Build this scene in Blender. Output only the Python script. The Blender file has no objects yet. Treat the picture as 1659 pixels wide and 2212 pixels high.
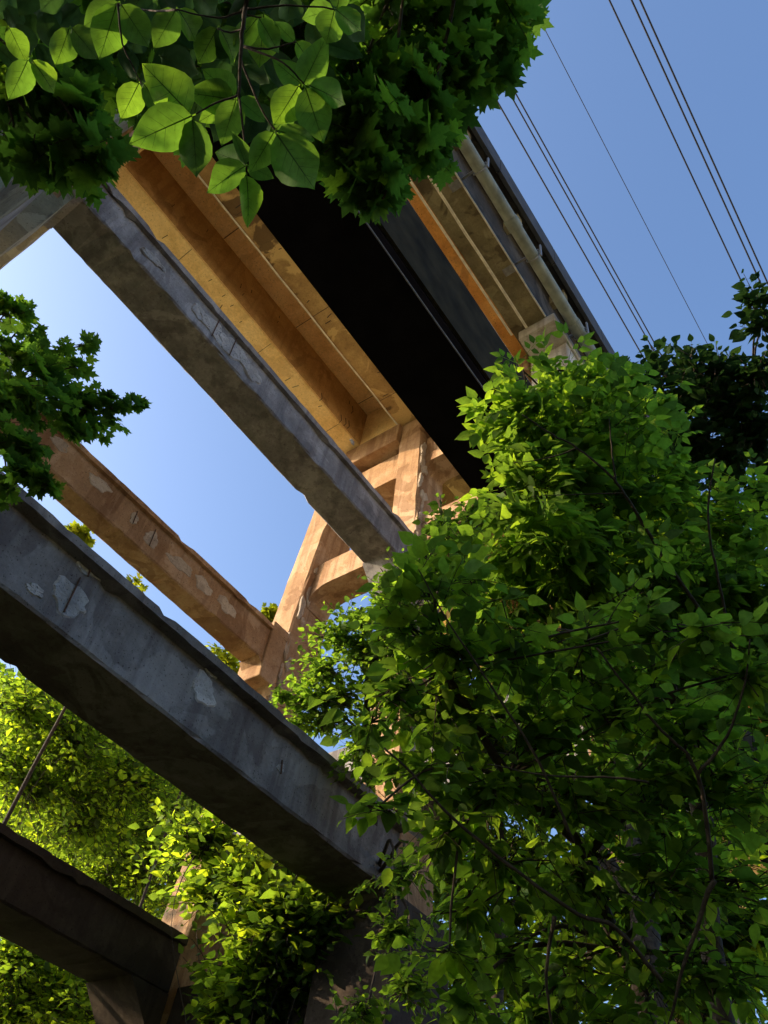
import bpy, math, random
import numpy as np
from mathutils import Matrix, Vector

# ------------------------------------------------------------------ camera, sky, sun, exposure
scene = bpy.context.scene
C = scene.collection
F = 1725.0                                             # focal length in pixels of a 1659 x 2212 frame
AXD = np.array([2185, 2514, 1725.0]); AXD /= np.linalg.norm(AXD)        # bridge axis seen by the camera
AXU = np.array([270, -(270 * 2185 + 1725.0 ** 2) / 2514, 1725.0]); AXU /= np.linalg.norm(AXU)
AXT = np.cross(AXD, AXU)
ROT = np.stack([AXT, AXD, AXU])                         # camera (right, down, forward) -> world (x across, y along, z up)
cam_d = bpy.data.cameras.new('camera'); cam = bpy.data.objects.new('camera', cam_d); C.objects.link(cam)
mw = Matrix.Identity(4)
for i in range(3):
    mw[i][0] = ROT[i, 0]; mw[i][1] = -ROT[i, 1]; mw[i][2] = -ROT[i, 2]
cam.matrix_world = mw
cam_d.sensor_fit = 'HORIZONTAL'; cam_d.sensor_width = 36; cam_d.lens = 36 * F / 1659
cam_d.clip_start = 0.05; cam_d.clip_end = 2000
scene.camera = cam

SUN_EL = math.radians(18)
sun_h = np.array([-0.78, -0.62]); sun_h /= np.linalg.norm(sun_h)
sun_to = Vector((sun_h[0] * math.cos(SUN_EL), sun_h[1] * math.cos(SUN_EL), math.sin(SUN_EL)))
world = bpy.data.worlds.new('World'); scene.world = world; world.use_nodes = True
wn = world.node_tree.nodes; wl = world.node_tree.links; wn.clear()
sky = wn.new('ShaderNodeTexSky'); sky.sky_type = 'NISHITA'; sky.sun_disc = False
sky.sun_elevation = SUN_EL; sky.sun_rotation = math.atan2(sun_h[0], sun_h[1])
sky.air_density = 1.0; sky.dust_density = 6.0; sky.ozone_density = 4.5
bg = wn.new('ShaderNodeBackground'); bg.inputs[1].default_value = 0.15
wo = wn.new('ShaderNodeOutputWorld'); wl.new(sky.outputs[0], bg.inputs[0]); wl.new(bg.outputs[0], wo.inputs[0])
sun_d = bpy.data.lights.new('sun', 'SUN'); sun_d.energy = 2.9; sun_d.angle = math.radians(0.5); sun_d.color = (1.0, 0.74, 0.46)
sun = bpy.data.objects.new('sun', sun_d); C.objects.link(sun)
sun.rotation_euler = (-sun_to).to_track_quat('-Z', 'Y').to_euler(); sun.location = (-30, -30, 40)
scene.view_settings.view_transform = 'Standard'; scene.view_settings.look = 'None'
scene.view_settings.gamma = 1.0; scene.view_settings.use_curve_mapping = False
scene.view_settings.exposure = 1.55
scene.cycles.max_bounces = 8; scene.cycles.diffuse_bounces = 5; scene.cycles.transmission_bounces = 6
scene.cycles.transparent_max_bounces = 4; scene.cycles.caustics_reflective = False; scene.cycles.caustics_refractive = False

rng = np.random.default_rng(7); random.seed(7)
GZ = -1.6                                               # ground level, the camera is the origin

def at(px, py, depth):                                  # a point seen at (px, py) of the 1659-wide frame, depth metres away
    v = np.array([(px - 829.5) / F, (py - 1106.0) / F, 1.0]) * depth
    return ROT @ v
def project(P):
    v = P @ ROT
    return v[:, 0] / v[:, 2] * F + 829.5, v[:, 1] / v[:, 2] * F + 1106.0, v[:, 2]

# ------------------------------------------------------------------ materials
def new_mat(name):
    m = bpy.data.materials.new(name); m.use_nodes = True
    n = m.node_tree.nodes; n.clear()
    out = n.new('ShaderNodeOutputMaterial')
    return m, n, m.node_tree.links, out
def ramp(n, stops):
    r = n.new('ShaderNodeValToRGB'); e = r.color_ramp.elements
    while len(e) < len(stops): e.new(0.5)
    for k, (p, c) in enumerate(stops): e[k].position = p; e[k].color = (*c, 1)
    return r
def concrete(name, light, mid, dark, stain, patch=0.5, streak=0.5, rough=0.9, bump=0.35, seed=0.0):
    m, n, l, out = new_mat(name)
    geo = n.new('ShaderNodeNewGeometry')
    off = n.new('ShaderNodeVectorMath'); off.operation = 'ADD'; off.inputs[1].default_value = (seed, seed * 1.7, seed * 0.6)
    l.new(geo.outputs['Position'], off.inputs[0])
    def noise(scale, detail=6, rough=0.6, dist=0.0, stretch=None):
        t = n.new('ShaderNodeTexNoise'); t.inputs['Scale'].default_value = scale; t.inputs['Detail'].default_value = detail
        t.inputs['Roughness'].default_value = rough; t.inputs['Distortion'].default_value = dist
        src = off.outputs[0]
        if stretch:
            mp = n.new('ShaderNodeVectorMath'); mp.operation = 'MULTIPLY'; mp.inputs[1].default_value = stretch
            l.new(src, mp.inputs[0]); src = mp.outputs[0]
        l.new(src, t.inputs['Vector']); return t.outputs['Fac']
    def mix(fac, a, b, mode='MIX', f=1.0):
        x = n.new('ShaderNodeMix'); x.data_type = 'RGBA'; x.blend_type = mode
        if fac is None: x.inputs[0].default_value = f
        else: l.new(fac, x.inputs[0])
        for sock, v in ((x.inputs[6], a), (x.inputs[7], b)):
            if isinstance(v, tuple): sock.default_value = (*v, 1)
            else: l.new(v, sock)
        return x.outputs[2]
    def step(src, lo, hi, k=1.0):
        r = n.new('ShaderNodeMapRange'); r.inputs[1].default_value = lo; r.inputs[2].default_value = hi; r.inputs[4].default_value = k
        l.new(src, r.inputs[0]); return r.outputs[0]
    base = ramp(n, [(0.25, dark), (0.5, mid), (0.75, light)]); l.new(noise(1.3, 8, 0.65), base.inputs[0])
    col = base.outputs[0]
    fine = ramp(n, [(0.3, (0.75,) * 3), (0.7, (1.12,) * 3)]); l.new(noise(14, 6, 0.7), fine.inputs[0])
    col = mix(None, col, fine.outputs[0], 'MULTIPLY', 0.8)
    # repair and lime patches with a crisp uneven outline
    p1 = step(noise(0.75, 5, 0.55, 0.7), 0.565, 0.585, patch); col = mix(p1, col, light)
    p2 = step(noise(0.62, 5, 0.55, 0.9, (1.0, 1.2, 0.9)), 0.575, 0.60, patch); col = mix(p2, col, stain)
    # water streaks running down
    s1 = step(noise(1.0, 5, 0.6, 0.2, (3.2, 3.2, 0.22)), 0.50, 0.63, streak); col = mix(s1, col, stain)
    s2 = step(noise(1.1, 5, 0.6, 0.2, (4.1, 4.1, 0.3)), 0.60, 0.72, streak * 0.7); col = mix(s2, col, light)
    pit = step(noise(34, 2, 0.5), 0.28, 0.36, 1.0); dk = mix(None, col, (0.35, 0.33, 0.32), 'MULTIPLY', 1.0); col = mix(pit, dk, col)
    bs = n.new('ShaderNodeBsdfPrincipled'); bs.inputs['Roughness'].default_value = rough
    bs.inputs['Specular IOR Level'].default_value = 0.25
    l.new(col, bs.inputs['Base Color'])
    bp = n.new('ShaderNodeBump'); bp.inputs['Strength'].default_value = bump; bp.inputs['Distance'].default_value = 0.03
    hs = n.new('ShaderNodeMath'); hs.operation = 'ADD'; l.new(noise(9, 10, 0.72), hs.inputs[0]); l.new(pit, hs.inputs[1])
    l.new(hs.outputs[0], bp.inputs['Height']); l.new(bp.outputs[0], bs.inputs['Normal'])
    l.new(bs.outputs[0], out.inputs[0]); return m
def simple(name, c, rough=0.6, metal=0.0, var=0.25, scale=6.0, bump=0.1, spec=0.3):
    m, n, l, out = new_mat(name)
    geo = n.new('ShaderNodeNewGeometry'); t = n.new('ShaderNodeTexNoise'); t.inputs['Scale'].default_value = scale; t.inputs['Detail'].default_value = 8
    l.new(geo.outputs['Position'], t.inputs['Vector'])
    r = ramp(n, [(0.3, tuple(x * (1 - var) for x in c)), (0.7, tuple(min(1, x * (1 + var)) for x in c))]); l.new(t.outputs['Fac'], r.inputs[0])
    bs = n.new('ShaderNodeBsdfPrincipled'); bs.inputs['Roughness'].default_value = rough; bs.inputs['Metallic'].default_value = metal; bs.inputs['Specular IOR Level'].default_value = spec
    l.new(r.outputs[0], bs.inputs['Base Color'])
    bp = n.new('ShaderNodeBump'); bp.inputs['Strength'].default_value = bump; bp.inputs['Distance'].default_value = 0.02
    l.new(t.outputs['Fac'], bp.inputs['Height']); l.new(bp.outputs[0], bs.inputs['Normal'])
    l.new(bs.outputs[0], out.inputs[0]); return m
def leaf_mat(name, top, trans, tfac=0.45, var=0.35):
    m, n, l, out = new_mat(name)
    geo = n.new('ShaderNodeNewGeometry'); oi = n.new('ShaderNodeObjectInfo')
    ad = n.new('ShaderNodeMath'); ad.operation = 'ADD'; l.new(geo.outputs['Random Per Island'], ad.inputs[0]); l.new(oi.outputs['Random'], ad.inputs[1])
    fr = n.new('ShaderNodeMath'); fr.operation = 'FRACT'; l.new(ad.outputs[0], fr.inputs[0])
    def var_ramp(c):
        lo = (c[0] * (1 - var), c[1] * (1 - var), c[2] * (1 - var * 0.5)); hi = (c[0] * (1 + var * 1.3), c[1] * (1 + var * 0.8), c[2])
        r = ramp(n, [(0.0, lo), (0.6, c), (1.0, hi)]); l.new(fr.outputs[0], r.inputs[0]); return r.outputs[0]
    # fine mottling
    t = n.new('ShaderNodeTexNoise'); t.inputs['Scale'].default_value = 60; t.inputs['Detail'].default_value = 4; l.new(geo.outputs['Position'], t.inputs['Vector'])
    mr = ramp(n, [(0.3, (0.78,) * 3), (0.7, (1.1,) * 3)]); l.new(t.outputs['Fac'], mr.inputs[0])
    def mul(a):
        x = n.new('ShaderNodeMix'); x.data_type = 'RGBA'; x.blend_type = 'MULTIPLY'; x.inputs[0].default_value = 1
        l.new(a, x.inputs[6]); l.new(mr.outputs[0], x.inputs[7]); return x.outputs[2]
    d = n.new('ShaderNodeBsdfDiffuse'); l.new(mul(var_ramp(top)), d.inputs[0])
    tr = n.new('ShaderNodeBsdfTranslucent'); l.new(mul(var_ramp(trans)), tr.inputs[0])
    mx = n.new('ShaderNodeMixShader'); mx.inputs[0].default_value = tfac; l.new(d.outputs[0], mx.inputs[1]); l.new(tr.outputs[0], mx.inputs[2])
    g = n.new('ShaderNodeBsdfGlossy'); g.inputs[0].default_value = (0.25, 0.30, 0.28, 1); g.inputs['Roughness'].default_value = 0.5
    m2 = n.new('ShaderNodeMixShader'); m2.inputs[0].default_value = 0.025; l.new(mx.outputs[0], m2.inputs[1]); l.new(g.outputs[0], m2.inputs[2])
    l.new(m2.outputs[0], out.inputs[0]); return m

M_strut = concrete('concrete_grey', (0.42, 0.41, 0.41), (0.24, 0.235, 0.238), (0.14, 0.138, 0.14), (0.11, 0.10, 0.105), 0.45, 0.6, bump=0.4)
M_low = concrete('concrete_dark_grey', (0.29, 0.285, 0.28), (0.175, 0.165, 0.162), (0.10, 0.093, 0.09), (0.075, 0.062, 0.064), 0.5, 0.55, bump=0.5, seed=13.0)
M_warm = concrete('concrete_buff', (0.52, 0.37, 0.24), (0.39, 0.245, 0.135), (0.26, 0.15, 0.08), (0.19, 0.10, 0.05), 0.6, 0.6, bump=0.6, seed=5.0)
M_ochre = concrete('concrete_ochre', (0.90, 0.71, 0.38), (0.84, 0.62, 0.29), (0.66, 0.45, 0.18), (0.52, 0.34, 0.15), 0.35, 0.0, bump=0.3, seed=9.0)  # warm light bounced onto the soffits is put into this pale ochre
M_mott = concrete('concrete_mottled', (0.62, 0.45, 0.20), (0.42, 0.28, 0.12), (0.22, 0.14, 0.06), (0.14, 0.09, 0.045), 0.9, 0.0, bump=0.4, seed=21.0)
M_olive = concrete('concrete_olive', (0.34, 0.31, 0.19), (0.23, 0.20, 0.115), (0.14, 0.115, 0.065), (0.085, 0.065, 0.04), 0.7, 0.2, bump=0.45, seed=31.0)
M_orange = concrete('concrete_orange', (0.78, 0.42, 0.14), (0.68, 0.33, 0.09), (0.50, 0.22, 0.06), (0.30, 0.15, 0.06), 0.4, 0.0, bump=0.3, seed=41.0)  # warm sunlight on the strip is put into the orange colour
M_pale = concrete('concrete_pale', (0.62, 0.60, 0.54), (0.50, 0.48, 0.43), (0.36, 0.34, 0.30), (0.26, 0.23, 0.19), 0.5, 0.7, bump=0.4, seed=51.0)
M_spall = concrete('spalled_concrete', (0.56, 0.56, 0.56), (0.38, 0.38, 0.38), (0.18, 0.18, 0.18), (0.22, 0.20, 0.19), 0.5, 0.0, bump=1.0, seed=61.0)
M_spallw = concrete('spalled_buff', (0.60, 0.52, 0.42), (0.48, 0.40, 0.31), (0.30, 0.24, 0.18), (0.28, 0.21, 0.15), 0.4, 0.0, bump=1.0, seed=71.0)
M_shade = concrete('concrete_shade_brown', (0.085, 0.068, 0.052), (0.055, 0.042, 0.033), (0.034, 0.026, 0.021), (0.026, 0.019, 0.016), 0.5, 0.4, bump=0.5, seed=81.0)  # shade on the lowest members put into a dark brown colour
M_dksoff = concrete('concrete_shade_dark', (0.10, 0.09, 0.075), (0.055, 0.048, 0.04), (0.03, 0.026, 0.022), (0.02, 0.017, 0.015), 0.6, 0.0, bump=0.4, seed=91.0)  # shade under the deck edge put into a near-black colour
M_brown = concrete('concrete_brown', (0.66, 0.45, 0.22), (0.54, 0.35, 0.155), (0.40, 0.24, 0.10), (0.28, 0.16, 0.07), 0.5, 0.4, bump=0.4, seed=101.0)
M_black = simple('black_paint', (0.008, 0.0068, 0.009), 0.9, 0.0, 0.4, 2.0, spec=0.05)
M_blackside = simple('sooty_paint', (0.026, 0.022, 0.012), 0.95, 0.0, 0.5, 2.0, spec=0.06)
M_rust = simple('rusty_steel', (0.09, 0.05, 0.035), 0.8, 0.2, 0.5, 20)
M_pipe = simple('grey_green_pipe', (0.21, 0.245, 0.22), 0.5, 0.0, 0.3, 3.0)
M_galv = simple('galvanised_steel', (0.22, 0.23, 0.235), 0.45, 0.3, 0.2, 12)
M_conduit = simple('pale_conduit', (0.70, 0.67, 0.56), 0.55, 0.0, 0.25, 5)
M_dkcab = simple('grey_cable', (0.16, 0.16, 0.18), 0.5, 0.0, 0.2, 5)
M_wire = simple('black_wire', (0.02, 0.02, 0.022), 0.6)
M_edge = simple('dark_fascia', (0.05, 0.055, 0.065), 0.8, 0.0, 0.3, 2)
M_mark = simple('black_marking', (0.03, 0.028, 0.025), 0.8)
M_bark = simple('bark', (0.045, 0.036, 0.028), 0.9, 0.0, 0.5, 25, 0.8)
M_ground, _n, _l, _out = new_mat('dark_floor_and_pale_bounce')     # dark floor near; unseen pale part added to bounce light onto the soffits
_g = _n.new('ShaderNodeNewGeometry'); _d = _n.new('ShaderNodeVectorMath'); _d.operation = 'DISTANCE'; _d.inputs[1].default_value = (16, 4, GZ)
_l.new(_g.outputs['Position'], _d.inputs[0])
_t = _n.new('ShaderNodeTexNoise'); _t.inputs['Scale'].default_value = 0.35; _t.inputs['Detail'].default_value = 8; _l.new(_g.outputs['Position'], _t.inputs['Vector'])
_a = _n.new('ShaderNodeMath'); _a.operation = 'MULTIPLY_ADD'; _a.inputs[1].default_value = 8.0; _l.new(_t.outputs['Fac'], _a.inputs[0]); _l.new(_d.outputs['Value'], _a.inputs[2])
_r = _n.new('ShaderNodeMapRange'); _r.inputs[1].default_value = 39.0; _r.inputs[2].default_value = 43.0; _l.new(_a.outputs[0], _r.inputs[0])
_c = ramp(_n, [(0.0, (0.035, 0.030, 0.018)), (1.0, (0.74, 0.60, 0.33))]); _l.new(_r.outputs[0], _c.inputs[0])
_b = _n.new('ShaderNodeBsdfPrincipled'); _b.inputs['Roughness'].default_value = 0.95; _l.new(_c.outputs[0], _b.inputs['Base Color']); _l.new(_b.outputs[0], _out.inputs[0])
L_near = leaf_mat('leaf_near', (0.065, 0.13, 0.020), (0.17, 0.37, 0.03), 0.6, 0.45)
L_maple = leaf_mat('leaf_maple', (0.055, 0.12, 0.020), (0.17, 0.38, 0.03), 0.55, 0.55)
L_elder = leaf_mat('leaf_elder', (0.105, 0.20, 0.028), (0.28, 0.52, 0.035), 0.55, 0.6)
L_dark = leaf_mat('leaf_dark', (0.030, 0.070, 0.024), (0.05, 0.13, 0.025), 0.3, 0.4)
L_back = leaf_mat('leaf_back', (0.075, 0.16, 0.018), (0.36, 0.58, 0.03), 0.6, 0.8)
M_vein = leaf_mat('leaf_vein', (0.028, 0.06, 0.014), (0.06, 0.14, 0.015), 0.4, 0.2)
L_yel = leaf_mat('leaf_yellow', (0.16, 0.22, 0.018), (0.45, 0.55, 0.02), 0.5, 0.4)

# ------------------------------------------------------------------ helpers
def tag(o, label=None, cat=None, group=None, kind=None):
    for k, v in (('label', label), ('category', cat), ('group', group), ('kind', kind)):
        if v: o[k] = v
    return o
def empty(name, loc, label, cat, group=None):
    o = bpy.data.objects.new(name, None); C.objects.link(o); o.location = loc; o.empty_display_size = 0.2
    return tag(o, label, cat, group)
ORG = {}
def root_of(o):
    v = Vector((0, 0, 0))
    while o is not None: v += o.location; o = o.parent
    return v
def link_mesh(name, me, mat, parent=None, origin=None):
    o = bpy.data.objects.new(name, me); C.objects.link(o)
    if mat: me.materials.append(mat)
    if parent: o.parent = parent
    return o
class MB:
    def __init__(s): s.v = []; s.f = []
    def add(s, vs, fs):
        k = len(s.v); s.v += [tuple(map(float, p)) for p in vs]; s.f += [tuple(i + k for i in f) for f in fs]; return s
    def box(s, x0, x1, y0, y1, z0, z1):
        return s.add([(x0, y0, z0), (x1, y0, z0), (x1, y1, z0), (x0, y1, z0), (x0, y0, z1), (x1, y0, z1), (x1, y1, z1), (x0, y1, z1)],
                     [(0, 3, 2, 1), (4, 5, 6, 7), (0, 1, 5, 4), (1, 2, 6, 5), (2, 3, 7, 6), (3, 0, 4, 7)])
    def loft(s, rings, cap=True):                       # rings: equal-length closed sections
        n = len(rings[0]); vs = [p for r in rings for p in r]; fs = []
        for k in range(len(rings) - 1):
            for i in range(n):
                j = (i + 1) % n; fs.append((k * n + i, k * n + j, (k + 1) * n + j, (k + 1) * n + i))
        if cap:
            fs.append(tuple(range(n))[::-1]); fs.append(tuple((len(rings) - 1) * n + i for i in range(n)))
        return s.add(vs, fs)
    def tube(s, pts, rad, n=8):
        pts = [Vector(p) for p in pts]; rings = []
        for k, p in enumerate(pts):
            d = (pts[min(k + 1, len(pts) - 1)] - pts[max(k - 1, 0)]).normalized()
            a = d.orthogonal().normalized() if abs(d.z) > 0.9 else d.cross(Vector((0, 0, 1))).normalized(); b = d.cross(a)
            r = rad[k] if hasattr(rad, '__len__') else rad
            rings.append([p + (a * math.cos(2 * math.pi * i / n) + b * math.sin(2 * math.pi * i / n)) * r for i in range(n)])
        return s.loft(rings)
    def build(s, name, mat, parent=None, smooth=False, bevel=0.0):
        o0 = root_of(parent) if parent else Vector((0, 0, 0))
        me = bpy.data.meshes.new(name); me.from_pydata([(x - o0.x, y - o0.y, z - o0.z) for x, y, z in s.v], [], s.f)
        import bmesh
        bm = bmesh.new(); bm.from_mesh(me); bmesh.ops.recalc_face_normals(bm, faces=bm.faces); bm.to_mesh(me); bm.free()
        if smooth: me.polygons.foreach_set('use_smooth', [True] * len(me.polygons))
        o = link_mesh(name, me, mat, parent)
        if bevel:
            b = o.modifiers.new('bevel', 'BEVEL'); b.width = bevel; b.segments = 2; b.limit_method = 'ANGLE'
        return o
def rough_prism(sec, y0, y1, step=0.35, jit=0.008, chip=0.03, wob=0.0):
    """a long cast member along y: section [(x, z)...], worn edges"""
    m = MB(); n = max(2, int((y1 - y0) / step)); rings = []
    cx = sum(p[0] for p in sec) / len(sec); cz = sum(p[1] for p in sec) / len(sec)
    for k in range(n + 1):
        y = y0 + (y1 - y0) * k / n; r = []
        for (x, z) in sec:
            jx, jz = random.gauss(0, jit * 0.5), random.gauss(0, jit * 0.5)
            if 0 < k < n and random.random() < 0.10:
                c = random.random() * chip; jx += (cx - x) / (abs(cx - x) + 1e-6) * c; jz += (cz - z) / (abs(cz - z) + 1e-6) * c
            r.append((x + jx, y + (random.uniform(-0.3, 0.3) * step if 0 < k < n else 0), z + jz))
        rings.append(r)
    return m.loft(rings)
def bev(x0, x1, z0, z1, c=0.05):                         # rectangular section with chamfered lower corners
    return [(x0, z0 + c), (x0 + c, z0), (x1 - c, z0), (x1, z0 + c), (x1, z1), (x0, z1)]
def strut_sec(xl, xr, zb, zt, over=0.18, lip=0.14, c=0.035):   # cast strut with a projecting top flange
    return [(xl, zb + c), (xl + c, zb), (xr - c, zb), (xr, zb + c), (xr, zt - lip), (xr + over, zt - lip), (xr + over, zt), (xl - over, zt), (xl - over, zt - lip), (xl, zt - lip)]
def blob(mb, P, ex, ey, nrm, rx, ry, depth=0.02, n=14, irr=0.3):   # an irregular shallow broken patch, proud of the face by a few mm
    P, ex, ey, nrm = Vector(P), Vector(ex), Vector(ey), Vector(nrm); vs = []; fs = []
    ang = [2 * math.pi * i / n for i in range(n)]; ph = [random.uniform(0, 6.28) for _ in range(4)]; rad = [1 + irr * (0.5 * math.sin(2 * a + ph[0]) + 0.35 * math.sin(3 * a + ph[1]) + 0.3 * math.sin(5 * a + ph[2]) + 0.25 * math.sin(8 * a + ph[3])) for a in ang]
    for q, (s, h) in enumerate(((1.0, -0.004), (0.9, depth), (0.5, depth * 0.45))):
        for a, r in zip(ang, rad): vs.append(P + ex * (math.cos(a) * r * rx * s) + ey * (math.sin(a) * r * ry * s) + nrm * (h + random.uniform(-0.3, 0.3) * depth * (q > 0)))
    vs.append(P + nrm * depth * 0.5)
    for k in range(2):
        for i in range(n): j = (i + 1) % n; fs.append((k * n + i, k * n + j, (k + 1) * n + j, (k + 1) * n + i))
    for i in range(n): fs.append((2 * n + i, 2 * n + (i + 1) % n, 3 * n))
    return mb.add(vs, fs)

# ------------------------------------------------------------------ ground
gm = MB(); N = 60; S = 260.0; vs = []; fs = []
for i in range(N + 1):
    for j in range(N + 1):
        x = -S + 2 * S * i / N; y = -S + 2 * S * j / N; r = math.hypot(x + 6, y - 3)
        z = GZ + 0.25 * math.sin(x * 0.21) * math.cos(y * 0.17) * min(1, r / 12) + max(0, r - 90) * 0.06
        vs.append((x, y, z))
for i in range(N):
    for j in range(N):
        a = i * (N + 1) + j; fs.append((a, a + N + 1, a + N + 2, a + 1))
g = MB().add(vs, fs).build('ground', M_ground); tag(g, kind='structure')

# ------------------------------------------------------------------ the viaduct
bridge = empty('concrete_viaduct', (-8.7, 5, GZ), 'tall weathered concrete viaduct on slender legs tied by long beams', 'bridge')
DK = 20.9; SLAB = 22.76
def leg(xl, xr, slope, y0, y1, ztop, mat, lean_ref=17.0):
    m = MB(); rings = []
    zs = np.linspace(GZ - 1.0, ztop, 46)
    for z in zs:
        s = slope * (lean_ref - z); g_ = 0.004 * (lean_ref - z); c = 0.05; r = []
        for (x, y) in ((xl + c, y0), (xr - c, y0), (xr, y0 + c), (xr, y1), (xl, y1), (xl, y0 + c)):
            x2 = x + s + (g_ if x > (xl + xr) / 2 else -g_)
            ch = random.random() * 0.05 if random.random() < 0.16 else 0
            r.append((x2 + random.gauss(0, 0.006) - (ch if x > (xl + xr) / 2 else -ch), y + random.gauss(0, 0.006) + ch * (1 if y < (y0 + y1) / 2 else -1), z))
        rings.append(r)
    return m.loft(rings).build('leg', mat, bridge)
legs = [(-12.85, -12.0, -0.072), (-9.5, -8.65, 0.057), (-5.0, -4.05, 0.060)]
YF, YB = 10.0, 11.17; YN0, YN1 = -1.5, -0.42
far_leg = []; near_leg = []
for xl, xr, s in legs:
    far_leg.append(leg(xl, xr, s, YF, YB, DK - 0.05, M_warm)); near_leg.append(leg(xl, xr, s, YN0, YN1, DK - 0.05, M_olive))
# broken concrete along the corners of the two far legs
def leg_x(k, z, right=True):
    xl, xr, s = legs[k]; return (xr if right else xl) + s * (17 - z)
for k, z0, z1 in ((1, 13.5, 19.6), (0, 11.5, 16.0)):
    z = z0
    while z < z1:
        h = random.uniform(0.12, 0.4); mb = MB()
        blob(mb, (leg_x(k, z) + 0.005, YF + random.uniform(0.05, 0.35), z), (0, 1, 0), (0, 0, 1), (1, 0, 0), random.uniform(0.05, 0.15), h, 0.04, 12, 0.4)
        mb.build('spalled_patch', M_spallw, far_leg[k]); z += h * random.uniform(1.1, 2.4)
# longitudinal struts between the bents: A, C on the middle legs, B, D on the left legs
def strut(xl, xr, zb, zt, mat, over, lip, hau=0.7, nhau=0.12):
    o = rough_prism(strut_sec(xl, xr, zb, zt, over, lip), YN1 + 0.002, YF - 0.002, 0.2, 0.007, 0.045).build('strut', mat, bridge)
    for ya, yb, hau in ((YF, YF - hau, hau), (YN1, YN1 + nhau, nhau)):    # haunch under both ends
        m = MB(); w = 0.02; zb2 = zb - 0.003
        m.add([(xl - w, ya, zb2), (xr + w, ya, zb2), (xr + w, yb, zb2), (xl - w, yb, zb2), (xl - w, ya, zb - hau), (xr + w, ya, zb - hau)],
              [(0, 1, 2, 3), (0, 4, 5, 1), (4, 3, 2, 5), (0, 3, 4), (1, 5, 2)]); m.build('haunch', mat, o)
    return o
A = strut(-9.43, -8.51, 13.8, 14.80, M_strut, 0.10, 0.16)
B = strut(-12.90, -12.30, 12.12, 13.16, M_warm, 0.09, 0.13, 0.7)
Cs = strut(-9.15, -7.95, 5.96, 7.08, M_low, 0.20, 0.13, 0.12)
Ds = strut(-13.95, -12.75, 5.0, 5.95, M_shade, 0.12, 0.14, 0.9)  # its shade is carried by the brown colour
def face_patch(o, mat, x, y, z, ry, rz, depth=0.02, rebar=False, irr=0.3):
    mb = MB(); blob(mb, (x, y, z), (0, 1, 0), (0, 0, 1), (1, 0, 0), ry, rz, depth, 26, irr)
    p = mb.build('spalled_patch', mat, o)
    if rebar:
        t = MB().tube([(x + depth + 0.006, y + 0.02, z - rz * 1.05), (x + depth + 0.012, y, z), (x + depth + 0.006, y - 0.02, z + rz * 1.5)], 0.012, 6); t.build('reinforcing_bar', M_rust, o)
def on_face(px, py, x):                                  # the point of the plane at x seen at a pixel
    r = at(px, py, 1.0); return r * (x / r[0])
for px, py, ry, rz, rb in ((150, 1292, 0.30, 0.22, True), (192, 1232, 0.20, 0.10, True), (75, 1275, 0.14, 0.07, False), (440, 1490, 0.24, 0.22, False), (455, 1450, 0.12, 0.09, False), (605, 1660, 0.07, 0.08, True)):
    p = on_face(px, py, -7.95); face_patch(Cs, M_spall, p[0], p[1], p[2], ry, rz, 0.02, rb)
for px, py, ry, rz, rb in ((462, 712, 0.40, 0.26, True), (500, 752, 0.40, 0.28, True), (540, 800, 0.34, 0.24, False), (432, 680, 0.25, 0.2, False), (330, 560, 0.3, 0.12, False), (760, 955, 0.08, 0.06, False)):
    p = on_face(px, py, -8.51); face_patch(A, M_spall, p[0], p[1], p[2], ry, rz, 0.03, rb)
for px, py, ry, rz, rb in ((327, 1165, 0.22, 0.2, True), (290, 1120, 0.12, 0.15, True), (215, 1045, 0.3, 0.16, False), (390, 1220, 0.4, 0.16, False), (440, 1265, 0.3, 0.18, False), (490, 1310, 0.3, 0.2, False), (130, 960, 0.25, 0.14, False)):
    p = on_face(px, py, -12.30); face_patch(B, M_spallw, p[0], p[1], p[2], ry, rz, 0.012, rb)
# end brackets where B meets its leg
m = MB(); m.box(-13.05, -12.22, YF - 0.55, YF - 0.004, 11.6, 13.32); br = m.build('bracket', M_warm, bridge, bevel=0.03)
MB().box(-9.25, -7.72, YF - 0.16, YB + 0.2, GZ - 1, 5.84).build('pedestal', M_shade, bridge, bevel=0.04)  # casings at the leg feet, the shade there put into their colour
MB().box(-14.15, -12.72, YF - 0.12, YB + 0.2, GZ - 1, 4.2).build('pedestal', M_shade, bridge, bevel=0.04)
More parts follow.
